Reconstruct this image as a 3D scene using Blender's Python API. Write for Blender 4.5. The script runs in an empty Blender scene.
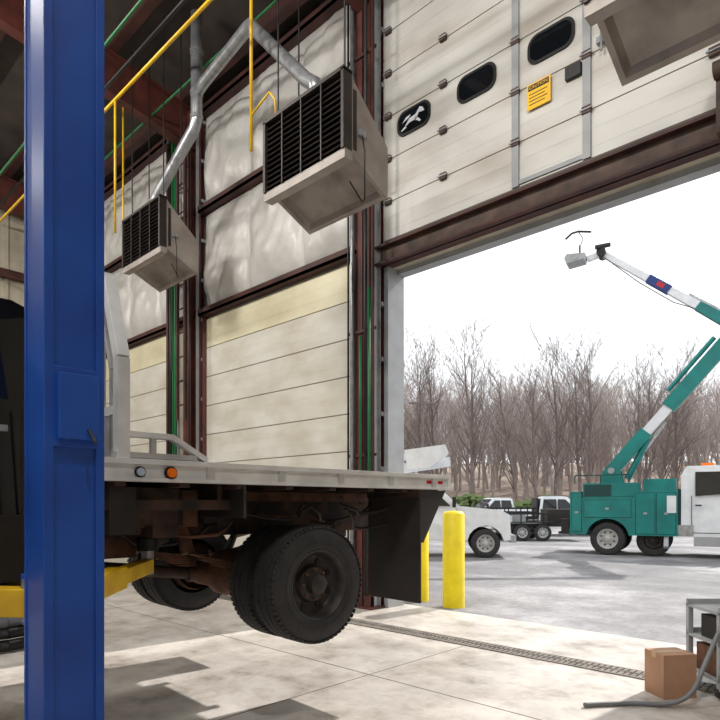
import bpy, bmesh, math, random
from mathutils import Vector, Matrix, Euler
random.seed(7)
sc = bpy.context.scene
sc.view_settings.view_transform = 'Standard'
sc.view_settings.look = 'None'
sc.view_settings.exposure = 0.0

# ------------------------------------------------------------------ materials
def S(r, g, b):
    def f(c):
        c /= 255.0
        return c/12.92 if c <= 0.04045 else ((c+0.055)/1.055)**2.4
    return (f(r), f(g), f(b), 1)

def mat(name, col, rough=0.5, metal=0.0, col2=None, scale=4.0, detail=6, bump=0.0, bscale=None, lo=0.35, hi=0.7,
        stretch=None, spec=None, coat=0):
    m = bpy.data.materials.new(name); m.use_nodes = True
    nt = m.node_tree; b = nt.nodes['Principled BSDF']
    b.inputs['Roughness'].default_value = rough
    b.inputs['Metallic'].default_value = metal
    if spec is not None: b.inputs['Specular IOR Level'].default_value = spec
    if coat: b.inputs['Coat Weight'].default_value = coat
    if col2 is None:
        col2 = tuple(c*0.82 for c in col[:3])+(1,)
    tc = nt.nodes.new('ShaderNodeTexCoord')
    mp = nt.nodes.new('ShaderNodeMapping')
    nt.links.new(tc.outputs['Object'], mp.inputs[0])
    if stretch: mp.inputs['Scale'].default_value = stretch
    n = nt.nodes.new('ShaderNodeTexNoise'); n.inputs['Scale'].default_value = scale; n.inputs['Detail'].default_value = detail
    nt.links.new(mp.outputs[0], n.inputs['Vector'])
    r = nt.nodes.new('ShaderNodeValToRGB')
    r.color_ramp.elements[0].position = lo; r.color_ramp.elements[1].position = hi
    r.color_ramp.elements[0].color = col; r.color_ramp.elements[1].color = col2
    nt.links.new(n.outputs['Fac'], r.inputs[0]); nt.links.new(r.outputs[0], b.inputs['Base Color'])
    if bump > 0:
        n2 = nt.nodes.new('ShaderNodeTexNoise'); n2.inputs['Scale'].default_value = bscale or scale*4; n2.inputs['Detail'].default_value = 4
        nt.links.new(mp.outputs[0], n2.inputs['Vector'])
        bp = nt.nodes.new('ShaderNodeBump'); bp.inputs['Strength'].default_value = bump; bp.inputs['Distance'].default_value = 0.02
        nt.links.new(n2.outputs['Fac'], bp.inputs['Height']); nt.links.new(bp.outputs[0], b.inputs['Normal'])
    return m

def emis(name, col, st):
    m = bpy.data.materials.new(name); m.use_nodes = True
    b = m.node_tree.nodes['Principled BSDF']
    b.inputs['Base Color'].default_value = col
    b.inputs['Emission Color'].default_value = col; b.inputs['Emission Strength'].default_value = st
    return m

M = {}
M['blue'] = mat('lift_blue_paint', S(26,82,176), 0.42, 0, S(20,66,152), 3)
M['blued'] = mat('lift_blue_dark', S(16,50,120), 0.4)
M['yellow'] = mat('yellow_paint', S(232,190,20), 0.45, 0, S(205,160,20), 6)
M['bollard'] = mat('bollard_yellow', S(240,218,10), 0.45, 0, S(225,200,15), 6)
M['red'] = mat('red_oxide_steel', S(100,48,39), 0.6, 0, S(64,34,29), 3)
M['redd'] = mat('dark_red_steel', S(82,46,40), 0.65, 0, S(52,34,31), 3)
M['rusthead'] = mat('rusty_header', S(94,74,64), 0.7, 0, S(60,48,43), 5)
M['creamold'] = mat('door_cream_aged', S(214,211,200), 0.5, 0, S(188,181,163), 0.9, 9, stretch=(1.2,1,2.5), lo=0.38, hi=0.72)
M['creamw'] = mat('door_white', S(210,208,202), 0.5, 0, S(178,171,159), 0.9, 9, stretch=(0.7,1,2.5), lo=0.42, hi=0.75)
M['seam'] = mat('door_seam', S(150,142,130), 0.7)
M['seamd'] = mat('door_bottom_seal', S(92,82,74), 0.7)
M['ins'] = mat('vinyl_insulation', S(208,206,201), 0.38, 0, S(180,176,169), 1.2, 7, bump=0.8, bscale=5)
M['beige'] = mat('beige_wall', S(190,182,164), 0.6, 0, S(160,152,135), 2)
M['heater'] = mat('heater_grey_beige', S(166,157,149), 0.5, 0.15, S(136,127,120), 3)
M['heaterin'] = mat('heater_inner', S(158,150,144), 0.4, 0.3, S(118,110,105), 3)
M['black'] = mat('black_metal', S(22,20,20), 0.45)
M['fin'] = mat('fins_dark', S(60,51,47), 0.5, 0.3, S(38,32,30))
M['galv'] = mat('galvanised', S(178,180,182), 0.35, 0.6, S(140,142,146), 8)
M['alum'] = mat('aluminium', S(215,215,215), 0.35, 0.5, S(180,180,182), 5)
M['alumw'] = mat('aluminium_bright', S(232,232,230), 0.4, 0.2, S(204,204,204), 5)
M['grey'] = mat('grey_paint', S(165,168,170), 0.5)
M['grate'] = mat('grate_dusty_iron', S(132,124,116), 0.7, 0.2, S(98,92,86), 8)
M['green'] = mat('green_pipe', S(30,112,62), 0.5)
M['tire'] = mat('tyre_rubber', S(50,49,50), 0.75, 0, S(36,35,36), 10, bump=0.2)
M['rim'] = mat('wheel_steel_dirty', S(70,66,64), 0.5, 0.4, S(42,38,36), 8)
M['rimw'] = mat('wheel_white', S(190,190,190), 0.4, 0.2)
M['chassis'] = mat('rusty_chassis', S(76,54,43), 0.75, 0.1, S(34,28,25), 6, lo=0.4, hi=0.6, bump=0.3)
M['rust'] = mat('rust_parts', S(122,84,62), 0.8, 0.1, S(66,48,40), 9)
M['under'] = mat('undercoat_black', S(34,31,29), 0.7, 0, S(50,42,36), 5)
M['flap'] = mat('mudflap_rubber', S(40,37,36), 0.6, 0, S(60,53,49), 3)
M['cabblack'] = mat('truck_dark_paint', S(20,22,26), 0.2, 0, S(16,18,22), coat=0.5)
M['glass'] = mat('dark_glass', S(20,24,28), 0.05, 0)
M['orange'] = mat('amber_lens', S(255,120,10), 0.25)
M['redl'] = mat('red_lens', S(190,20,20), 0.25)
M['lens'] = mat('clear_lens', S(190,205,220), 0.1)
M['white'] = mat('white_vehicle_paint', S(228,231,235), 0.3, 0, S(212,215,220))
M['teal'] = mat('teal_vehicle_paint', S(8,128,124), 0.35, 0, S(6,106,105), 2)
M['teald'] = mat('teal_dark', S(4,60,60), 0.6)  # darker teal for door gaps, deck, bulkhead and rails
M['card'] = mat('cardboard', S(180,140,112), 0.8, 0, S(162,124,98), 5)
M['tape'] = mat('packing_tape', S(196,160,120), 0.3)
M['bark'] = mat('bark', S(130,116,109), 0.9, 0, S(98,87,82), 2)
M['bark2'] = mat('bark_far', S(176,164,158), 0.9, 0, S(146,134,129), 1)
M['leaf'] = mat('evergreen_hedge', S(112,128,76), 0.9, 0, S(66,84,48), 8)
M['litter'] = mat('leaf_litter', S(160,144,130), 0.95, 0, S(124,110,100), 0.6, 10)
M['hose'] = mat('grey_hose', S(120,122,126), 0.5)
M['sign'] = mat('sign_yellow', S(250,196,20), 0.5, 0, S(245,190,20))
M['roof'] = mat('roof_liner', S(74,66,61), 0.8, 0, S(52,47,44), 2)
M['fill_lamp'] = emis('fill_lens', (1,0.96,0.9,1), 3)  # glowing face of the added fill lights

def ramp2(name, rough, layers, facs):
    m = bpy.data.materials.new(name); m.use_nodes = True
    nt = m.node_tree; b = nt.nodes['Principled BSDF']; b.inputs['Roughness'].default_value = rough
    tc = nt.nodes.new('ShaderNodeTexCoord'); outs=[]
    for s,c,d in layers:
        n = nt.nodes.new('ShaderNodeTexNoise'); n.inputs['Scale'].default_value=s; n.inputs['Detail'].default_value=d; n.inputs['Roughness'].default_value=0.66
        nt.links.new(tc.outputs['Object'], n.inputs['Vector'])
        r = nt.nodes.new('ShaderNodeValToRGB'); e=r.color_ramp.elements
        e[0].position=c[0][0]; e[0].color=c[0][1]; e[1].position=c[-1][0]; e[1].color=c[-1][1]
        for p,q in c[1:-1]:
            x=e.new(p); x.color=q
        nt.links.new(n.outputs['Fac'], r.inputs[0]); outs.append(r.outputs[0])
    cur=outs[0]
    for o,f in zip(outs[1:],facs):
        mx = nt.nodes.new('ShaderNodeMixRGB'); mx.blend_type='MULTIPLY'; mx.inputs[0].default_value=f
        nt.links.new(cur, mx.inputs[1]); nt.links.new(o, mx.inputs[2]); cur=mx.outputs[0]
    nt.links.new(cur, b.inputs['Base Color'])
    bp = nt.nodes.new('ShaderNodeBump'); bp.inputs['Strength'].default_value=0.15; bp.inputs['Distance'].default_value=0.01
    nt.links.new(outs[1], bp.inputs['Height']); nt.links.new(bp.outputs[0], b.inputs['Normal'])
    return m
W1=(1,1,1,1)
M['conc'] = ramp2('concrete_floor', 0.5, [(0.7,[(0.34,S(168,160,152)),(0.58,S(208,202,195))],10),
      (5,[(0.32,(0.66,0.63,0.60,1)),(0.5,W1)],8), (1.7,[(0.32,(0.42,0.39,0.37,1)),(0.42,(0.82,0.80,0.78,1)),(0.52,W1)],12)], [0.7,0.9])
M['asph'] = ramp2('asphalt_yard', 0.8, [(0.35,[(0.36,S(110,108,110)),(0.50,S(134,132,134)),(0.64,S(176,174,175))],12),
      (14,[(0.35,(0.72,0.72,0.72,1)),(0.6,W1)],8), (0.12,[(0.38,(0.82,0.82,0.84,1)),(0.6,W1)],6)], [0.9,0.8])

# ------------------------------------------------------------------ mesh builder
def basis(axis):
    a = Vector(axis).normalized()
    t = Vector((0,0,1)) if abs(a.z) < 0.9 else Vector((1,0,0))
    u = t.cross(a).normalized(); v = a.cross(u).normalized()
    return a, u, v

class B:
    def __init__(s):
        s.v=[]; s.f=[]; s.mi=[]; s.sm=[]; s.ms=[]
    def mid(s, m):
        m = M[m] if isinstance(m,str) else m
        if m not in s.ms: s.ms.append(m)
        return s.ms.index(m)
    def add(s, vs, fs, m, smooth=False):
        o=len(s.v); s.v += [tuple(v) for v in vs]; k=s.mid(m)
        for f in fs:
            s.f.append([i+o for i in f]); s.mi.append(k); s.sm.append(smooth)
    def box(s,x0,x1,y0,y1,z0,z1,m):
        v=[(x,y,z) for x in (x0,x1) for y in (y0,y1) for z in (z0,z1)]
        s.add(v,[(0,1,3,2),(4,6,7,5),(0,4,5,1),(2,3,7,6),(0,2,6,4),(1,5,7,3)],m)
    def obox(s,c,size,m,rot=(0,0,0)):
        R=Euler(rot).to_matrix(); c=Vector(c); h=[k/2 for k in size]
        v=[c+R@Vector((a*h[0],b*h[1],d*h[2])) for a in (-1,1) for b in (-1,1) for d in (-1,1)]
        s.add(v,[(0,1,3,2),(4,6,7,5),(0,4,5,1),(2,3,7,6),(0,2,6,4),(1,5,7,3)],m)
    def beam(s,p1,p2,w,h,m,w2=None,h2=None):
        p1=Vector(p1);p2=Vector(p2);a,u,v=basis(p2-p1); w2=w2 or w; h2=h2 or h
        vs=[p1+u*(i*w/2)+v*(j*h/2) for i,j in ((-1,-1),(1,-1),(1,1),(-1,1))]+[p2+u*(i*w2/2)+v*(j*h2/2) for i,j in ((-1,-1),(1,-1),(1,1),(-1,1))]
        s.add(vs,[(0,3,2,1),(4,5,6,7),(0,1,5,4),(1,2,6,5),(2,3,7,6),(3,0,4,7)],m)
    def cyl(s,p1,p2,r,m,r2=None,seg=12,caps=True):
        p1=Vector(p1);p2=Vector(p2);a,u,v=basis(p2-p1); r2=r if r2 is None else r2
        ring=lambda p,rr:[p+u*rr*math.cos(2*math.pi*i/seg)+v*rr*math.sin(2*math.pi*i/seg) for i in range(seg)]
        A=ring(p1,r);C=ring(p2,r2)
        s.add(A+C,[(i,(i+1)%seg,seg+(i+1)%seg,seg+i) for i in range(seg)],m,True)
        if caps:
            s.add(A,[tuple(range(seg))[::-1]],m); s.add(C,[tuple(range(seg))],m)
    def tube(s,pts,r,m,seg=8):
        pts=[Vector(p) for p in pts]; n=len(pts); vs=[]; fs=[]; up=None
        for i,p in enumerate(pts):
            d=(pts[min(i+1,n-1)]-pts[max(i-1,0)]).normalized()
            if up is None: a,u,v=basis(d)
            else:
                u=(up-d*up.dot(d)).normalized(); v=d.cross(u)
            up=u
            vs+=[p+u*r*math.cos(2*math.pi*k/seg)+v*r*math.sin(2*math.pi*k/seg) for k in range(seg)]
        for i in range(n-1):
            for k in range(seg):
                fs.append((i*seg+k,i*seg+(k+1)%seg,(i+1)*seg+(k+1)%seg,(i+1)*seg+k))
        fs.append(tuple(range(seg))[::-1]); fs.append(tuple((n-1)*seg+k for k in range(seg)))
        s.add(vs,fs,m,True)
    def lathe(s,o,axis,prof,m,seg=32,smooth=True):
        o=Vector(o);a,u,v=basis(axis);vs=[];fs=[]
        for (h,r) in prof:
            vs+=[o+a*h+u*r*math.cos(2*math.pi*k/seg)+v*r*math.sin(2*math.pi*k/seg) for k in range(seg)]
        for i in range(len(prof)-1):
            for k in range(seg):
                fs.append((i*seg+k,i*seg+(k+1)%seg,(i+1)*seg+(k+1)%seg,(i+1)*seg+k))
        s.add(vs,fs,m,smooth)
    def prism(s,prof,ax,a0,a1,m,wf=None):
        n=len(prof); c=(a0+a1)/2; vs=[]
        for a in (a0,a1):
            for (p,z) in prof:
                k = wf(p,z) if wf else 1
                aa = c+(a-c)*k
                vs.append((aa,p,z) if ax=='x' else (p,aa,z))
        fs=[tuple(range(n)),tuple(range(2*n-1,n-1,-1))]+[(i,(i+1)%n,n+(i+1)%n,n+i) for i in range(n)]
        s.add(vs,fs,m)
    def wheel(s,c,r,w,axis,rm='rim',tm='tire',treads=0,seg=36):
        c=Vector(c);a,u,v=basis(axis)
        rr=r*0.60
        s.lathe(c,a,[(-w*0.06,rr),(-w*0.02,rr*1.04),(0.0,r*0.76),(-w*0.03,r*0.90),(-w*0.08,r*0.955),(-w*0.14,r*0.985),(-w*0.17,r*0.99),(-w*0.18,r),
                     (-w*0.33,r),(-w*0.34,r*0.97),(-w*0.38,r*0.97),(-w*0.39,r),(-w*0.61,r),(-w*0.62,r*0.97),(-w*0.66,r*0.97),(-w*0.67,r),
                     (-w*0.84,r),(-w*0.90,r*0.97),(-w*0.97,r*0.9),(-w,r*0.76),(-w*0.95,rr)],tm,seg)
        if treads:
            for k in range(treads):
                t=2*math.pi*k/treads
                for hh in (-w*0.115,-w*0.885):
                    p=c+a*hh+(u*math.cos(t)+v*math.sin(t))*r*0.955
                    e=c+a*hh+(u*math.cos(t)+v*math.sin(t))*r*0.992
                    tang=(-u*math.sin(t)+v*math.cos(t))
                    hw=math.pi*r/treads*0.7; hd=w*0.07
                    vs=[q+tang*(i*hw)+a*(j*hd) for q in (p,e) for i,j in ((-1,-1),(1,-1),(1,1),(-1,1))]
                    s.add(vs,[(4,5,6,7),(0,1,5,4),(1,2,6,5),(2,3,7,6),(3,0,4,7)],tm)
            s.lathe(c,a,[(0.0,r*0.70),(0.004,r*0.705),(0.004,r*0.72),(0.0,r*0.725)],tm,seg)
        d=w*0.45
        s.lathe(c,a,[(-w*0.06,rr*1.02),(-w*0.03,rr*0.99),(-w*0.06,rr*0.94),(-w*0.3,rr*0.88),(-d,rr*0.80),(-d-0.005,rr*0.55),(-d*0.7,rr*0.48),(-d*0.7,rr*0.36),(-d*0.68,rr*0.30),(-d*0.15,rr*0.27),(-d*0.1,rr*0.22),(-d*0.08,0.001)],rm,seg)
        for k in range(8):
            t=2*math.pi*k/8
            q=c+(u*math.cos(t)+v*math.sin(t))*rr*0.42
            s.cyl(q-a*d*0.72,q-a*d*0.5,r*0.028,'rust' if treads else rm,seg=6)
            t+=math.pi/8
            q=c+(u*math.cos(t)+v*math.sin(t))*rr*0.675
            s.cyl(q-a*(d+0.01),q-a*(d-0.006),r*0.055,'black',seg=12)
        s.lathe(c,a,[(-w*0.95,rr),(-d,rr*0.8)],'black',seg)
    def finish(s,name,loc=(0,0,0),rz=0,bevel=0,parent=None):
        me=bpy.data.meshes.new(name); me.from_pydata(s.v,[],s.f)
        for m in s.ms: me.materials.append(m)
        me.polygons.foreach_set('material_index',s.mi); me.polygons.foreach_set('use_smooth',s.sm)
        bm=bmesh.new(); bm.from_mesh(me); bmesh.ops.recalc_face_normals(bm,faces=bm.faces); bm.to_mesh(me); bm.free()
        me.update()
        o=bpy.data.objects.new(name,me); sc.collection.objects.link(o)
        o.location=loc; o.rotation_euler=(0,0,rz)
        if parent: o.parent=parent
        if bevel:
            md=o.modifiers.new('bevel','BEVEL'); md.width=bevel; md.segments=2; md.limit_method='ANGLE'; md.angle_limit=math.radians(50)
        return o

# ------------------------------------------------------------------ room dimensions
WY=6.70
XL,XR=-17.5,7.0
YB=-13.0
EAVE=9.7
D1=(-5.78,-1.38,4.97)
D2=(-10.62,-6.34,5.25)
D3=(-16.2,-11.9,5.25)
COLX=(-16.9,-10.86,-5.98,-0.7,4.6)

b=B(); b.box(XL-0.3,XR+0.3,YB-0.3,WY+0.35,-0.3,0.0,'conc'); b.finish('floor')
b=B(); b.add([(-90,WY+0.35,-0.03),(70,WY+0.35,-0.03),(70,75,-0.03),(-90,75,-0.03)],[(0,1,2,3)],'asph'); b.finish('ground_asphalt_yard')
b=B(); b.add([(-90,-80,-0.05),(90,-80,-0.05),(90,YB-0.3,-0.05),(-90,YB-0.3,-0.05)],[(0,1,2,3)],'asph'); b.finish('ground_rear_yard')

b=B()
def wallpiece(x0,x1,z0,z1): b.box(x0,x1,WY,WY+0.22,z0,z1,'beige')
wallpiece(XL,D3[0],0,EAVE); wallpiece(D3[1],D2[0],0,EAVE); wallpiece(D2[1],D1[0],0,EAVE); wallpiece(D1[1],XR,0,EAVE)
wallpiece(D3[0],D3[1],D3[2],EAVE); wallpiece(D2[0],D2[1],D2[2],EAVE); wallpiece(D1[0],D1[1],D1[2],EAVE)
b.finish('wall_north')
b=B(); b.box(XL-0.2,XL,YB,WY,0,12,'beige')
for i in range(36):
    y=YB+0.3+i*0.55
    b.box(XL,XL+0.035,y,y+0.12,0,12,'beige')
for z in (2.5,5.0,7.4): b.box(XL+0.03,XL+0.2,YB,WY,z,z+0.2,'redd')
b.finish('wall_west')
b=B(); b.box(XR,XR+0.2,YB,WY,0,12,'beige'); b.finish('wall_east')
b=B()
for (x0,x1) in ((XL,-15.5),(-10.5,-9),(-4,-2.5),(2.5,XR)): b.box(x0,x1,YB-0.2,YB,0,EAVE,'beige')
b.box(XL,XR,YB-0.2,YB,5.2,EAVE,'beige')
b.finish('wall_south')

RY=(YB+WY)/2; RZ=11.3
b=B()
b.add([(XL,WY+0.2,EAVE),(XR,WY+0.2,EAVE),(XR,RY,RZ),(XL,RY,RZ),(XR,YB-0.2,EAVE),(XL,YB-0.2,EAVE)],[(0,1,2,3),(3,2,4,5)],'roof')
b.add([(XL,WY+0.2,EAVE+.2),(XR,WY+0.2,EAVE+.2),(XR,RY,RZ+.2),(XL,RY,RZ+.2),(XR,YB-0.2,EAVE+.2),(XL,YB-0.2,EAVE+.2)],[(0,1,2,3),(3,2,4,5)],'roof')
b.finish('ceiling')
slope=(RZ-EAVE)/(WY-RY)
b=B()
y=WY-0.5
while y>YB:
    z = EAVE+slope*(WY-y) if y>RY else EAVE+slope*(y-YB)
    b.box(XL,XR,y-0.04,y+0.04,z-0.26,z-0.04,'redd'); b.box(XL,XR,y-0.04,y+0.12,z-0.28,z-0.25,'redd')
    y-=1.45
b.finish('roof_purlins')
b=B()
for x in COLX:
    for s_,ya,yb in ((1,WY-0.1,RY),(-1,YB+0.1,RY)):
        za=EAVE-0.28; zb=RZ-0.28
        for dz,w in ((0,0.22),(-0.75,0.22)):
            b.beam((x,ya,za+dz),(x,yb,zb+dz),w,0.03,'red')
        b.beam((x,ya,za-0.375),(x,yb,zb-0.375),0.02,0.75,'red')
b.finish('roof_rafters')
b=B()
for x in COLX:
    for y0 in (WY-0.36,YB+0.06):
        b.box(x-0.13,x+0.13,y0,y0+0.025,0,EAVE-0.3,'red'); b.box(x-0.13,x+0.13,y0+0.3,y0+0.325,0,EAVE-0.3,'red')
        b.box(x-0.012,x+0.012,y0,y0+0.32,0,EAVE-0.3,'red'); b.box(x-0.2,x+0.2,y0-0.05,y0+0.36,0,0.03,'red')
b.finish('trim_frame_columns')
b=B()
for z in (5.30,7.38,9.35):
    b.box(XL,D1[0]-0.15,WY-0.20,WY-0.02,z,z+0.05,'redd'); b.box(XL,D1[0]-0.15,WY-0.20,WY-0.18,z,z+0.13,'redd')
for z in (7.38,9.35):
    b.box(D1[1]+0.2,XR,WY-0.20,WY-0.02,z,z+0.05,'redd')
for d in (D2,D3):
    b.box(d[0]-0.12,d[0],WY-0.14,WY,0,5.3,'red'); b.box(d[1],d[1]+0.12,WY-0.14,WY,0,5.3,'red')
b.finish('trim_girts')

def insul(x0,x1,z0,z1,bays):
    nx=bays*18; nz=30; vs=[]; fs=[]
    random.seed(int(abs(x0)*10+z0*3))
    ph=[random.uniform(0,6) for _ in range(12)]
    for j in range(nz+1):
        for i in range(nx+1):
            u=i/nx; v=j/nz; x=x0+(x1-x0)*u; z=z0+(z1-z0)*v
            fu=(u*bays)%1.0 if i<nx else 1.0
            bul=(abs(math.sin(math.pi*fu))**0.4)*(max(0,math.sin(math.pi*v))**0.45)
            wr=0.025*math.sin(7*x+5*z+ph[0])+0.020*math.sin(15*x-9*z+ph[1])+0.028*math.sin(6*z-3*x+ph[2])+0.012*math.sin(26*x+14*z+ph[3])
            low=0.07*math.exp(-((v-0.22)/0.16)**2)
            vs.append((x,WY-0.02-0.15*bul-wr*bul-low*bul,z))
    for j in range(nz):
        for i in range(nx):
            k=j*(nx+1)+i; fs.append((k,k+1,k+nx+2,k+nx+1))
    return vs,fs
for (x0,x1,bays) in ((-10.68,-6.15,3),(-16.7,-11.05,4)):
    bb=B()
    for (z0,z1) in ((5.42,7.38),(7.50,9.35)):
        vs,fs=insul(x0,x1,z0,z1,bays); bb.add(vs,fs,'ins',True)
    bb.finish('insulation_blanket')

def secdoor(name,x0,x1,z0,z1,y,n,mt,last=None,extra=None,sg=0.010):
    b=B(); h=(z1-z0)/n
    for i in range(n):
        a=z0+i*h
        mm = last if (last and i==n-1) else mt
        b.box(x0,x1,y,y+0.045,a+sg,a+h-sg,mm)
        for q in (0.33,0.66):
            b.box(x0,x1,y-0.002,y+0.01,a+h*q-0.012,a+h*q+0.012,mm)
    b.box(x0,x1,y+0.012,y+0.04,z0,z1,'seam')
    if extra: extra(b,h)
    return b.finish(name)
M['creamtop']=mat('door_cream_yellowed',S(222,215,184),0.5,0,S(202,193,160),1.5)
secdoor('garage_door',D2[0]+0.02,D2[1]-0.02,0.0,D2[2],WY-0.06,9,'creamold',last='creamtop')
secdoor('garage_door',D3[0]+0.02,D3[1]-0.02,0.0,D3[2],WY-0.06,9,'creamold',last='creamtop')
def raised(b,h):
    y=WY-0.10
    for x in (-5.70,-4.73,-3.66,-2.78,-1.52):
        if x in (-3.66,-2.78):
            b.box(x-0.045,x+0.045,y-0.03,y,5.36,9.6,'grey')
        for q in range(1,7):
            z=5.28+q*h
            b.box(x-0.05,x+0.05,y-0.045,y,z-0.04,z+0.04,'rusthead'); b.cyl((x-0.07,y-0.05,z),(x+0.07,y-0.05,z),0.012,'galv',seg=8)
    b.box(-3.66,-2.78,y-0.02,y,5.38,5.43,'grey')
    b.box(D1[0],D1[1],y-0.012,y+0.05,5.28,5.35,'seamd')
    for x in (-5.24,-4.22,-3.21,-2.20):
        z=6.90; w,hh=0.29,0.175
        for (ww,h2,yy,mm) in ((w,hh,y-0.022,'black'),(w-0.035,hh-0.035,y-0.028,'glass')):
            pts=[]; r=h2*0.75
            for (cx,cz,a0) in ((ww-r,h2-r,0),(-ww+r,h2-r,90),(-ww+r,-h2+r,180),(ww-r,-h2+r,270)):
                for k in range(7):
                    t=math.radians(a0+k*15); pts.append((x+cx+r*math.cos(t),z+cz+r*math.sin(t)))
            n=len(pts); vs=[(p[0],yy,p[1]) for p in pts]+[(p[0],y+0.005,p[1]) for p in pts]
            b.add(vs,[tuple(range(n))]+[(i,(i+1)%n,n+(i+1)%n,n+i) for i in range(n)],mm)
    x=-5.24; z=6.90; yy=y-0.031
    for P in ([(-.13,-.06),(-.05,.02),(.04,.03),(.10,.09),(.14,.07),(.17,.02),(.13,.02),(.09,.03),(.05,-.03),(-.04,-.03)],[(-.16,.0),(-.06,.03),(-.03,.06),(-.10,.05)],[(.02,-.02),(.10,-.08),(.12,-.07),(.05,.0)],[(-.12,-.05),(-.18,-.08),(-.16,-.09),(-.09,-.07)]):
        b.add([(x+p[0]*1.2,yy,z+p[1]*1.2) for p in P],[tuple(range(len(P)))],'white')  # logo reflection drawn as white shapes on the first window's glass
    b.box(-3.02,-2.84,y-0.05,y,6.33,6.47,'black')
    b.box(-2.66,-2.54,y-0.06,y,6.55,6.62,'galv'); b.cyl((-2.60,y-0.06,6.45),(-2.60,y-0.06,6.72),0.015,'galv')
    b.box(-2.70,-2.58,y-0.04,y,6.95,7.15,'galv')
secdoor('garage_door',D1[0]-0.03,D1[1]+0.03,5.28,9.6,WY-0.10,7,'creamw',extra=raised,sg=0.008)
b=B(); y=WY-0.135
b.box(-3.50,-3.20,y,y+0.006,6.20,6.50,'sign'); b.box(-3.48,-3.22,y-0.003,y,6.42,6.485,'black')
for k in range(4): b.box(-3.47,-3.24-0.03*(k%2),y-0.002,y,6.37-0.04*k,6.38-0.04*k,'black')
sg=b.finish('caution_sign')
def text(parent,body,loc,size,rot,m):
    cu=bpy.data.curves.new(body.lower()+'_text','FONT'); cu.body=body; cu.size=size; cu.align_x='CENTER'; cu.align_y='CENTER'; cu.extrude=0.001
    cu.materials.append(M[m]); o=bpy.data.objects.new(body.lower()+'_lettering',cu); sc.collection.objects.link(o)
    o.location=loc; o.rotation_euler=rot; o.parent=parent; return o
text(sg,'CAUTION',(-3.35,y-0.005,6.452),0.052,(math.pi/2,0,0),'sign')

b=B(); 
b.box(D1[0]-0.2,D1[1]+0.4,WY-0.16,WY-0.13,4.97,5.24,'rusthead'); b.box(D1[0]-0.2,D1[1]+0.4,WY-0.24,WY+0.0,4.97,5.0,'redd'); b.box(D1[0]-0.2,D1[1]+0.4,WY-0.24,WY+0.0,5.22,5.25,'redd')
b.finish('trim_header')
b=B(); b.box(D1[0]-0.02,D1[0]+0.06,WY-0.10,WY+0.26,0,4.97,'grey'); b.box(D1[1]-0.06,D1[1]+0.02,WY-0.1,WY+0.26,0,4.97,'grey')
b.box(D1[0]-0.02,D1[1]+0.02,WY+0.10,WY+0.26,4.90,4.97,'grey')
b.finish('trim_jamb')
for d in (D1,D2,D3):
    for x in (d[0]-0.06,d[1]+0.06):
        b=B()
        b.box(x-0.03,x+0.03,WY-0.17,WY-0.16,0,9.5,'redd' if d is not D1 else 'galv'); b.box(x-0.03,x-0.022,WY-0.24,WY-0.16,0,9.5,'grey')
        for k in range(12): b.box(x-0.05,x+0.05,WY-0.16,WY-0.06,0.4+k*0.8,0.46+k*0.8,'galv')
        if d is D1 and x>-3:
            b.box(-1.46,-1.40,WY-0.34,WY-0.24,4.98,5.60,'rusthead'); b.cyl((-1.47,WY-0.36,5.55),(-1.39,WY-0.36,5.55),0.08,'rusthead',seg=16)
        b.finish('door_track')  # vertical door tracks, one each side of every door

b=B()
for (x,m,r) in ((-11.18,'green',0.034),(-11.28,'green',0.024),(-11.38,'black',0.03),(-11.08,'galv',0.025),(-11.5,'redd',0.035),(-10.66,'black',0.02),(-6.14,'galv',0.03),(-6.22,'black',0.015),(-5.80,'green',0.022),(-5.73,'redd',0.025),(-5.87,'black',0.025)):
    b.tube([(x,WY-0.42,0.2 if m!='green' else 0.9),(x,WY-0.42,9.0 if x<-6 or m!='green' else 4.6)],r,m)
b.tube([(-11.0,6.1,9),(-11.0,6.1,4.2)],0.015,'green')
b.tube([(-5.9,6.2,3.9),(-5.9,6.2,3.2),(-5.85,6.15,3.1),(-5.9,6.2,3.0),(-5.9,6.2,1.4)],0.018,'green')
for z in (1.2,1.5): b.box(-6.26,-6.16,WY-0.48,WY-0.36,z,z+0.18,'galv')
b.box(-6.12,-5.92,WY-0.52,WY-0.40,1.3,1.75,'grey')
for z in (2.2,4.0,6.1,8.0):
    b.box(-11.6,-11.0,WY-0.38,WY-0.36,z,z+0.04,'redd'); b.box(-6.25,-5.70,WY-0.39,WY-0.37,z,z+0.04,'redd')
b.finish('wall_conduits')
b=B()
for x in (-11.0,-10.72):
    b.box(x-0.02,x+0.02,WY-0.5,WY-0.46,3.2,9.2,'redd')
for k in range(12): b.cyl((-11.0,WY-0.48,3.5+k*0.48),(-10.72,WY-0.48,3.5+k*0.48),0.016,'redd')
b.finish('wall_ladder')

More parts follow.
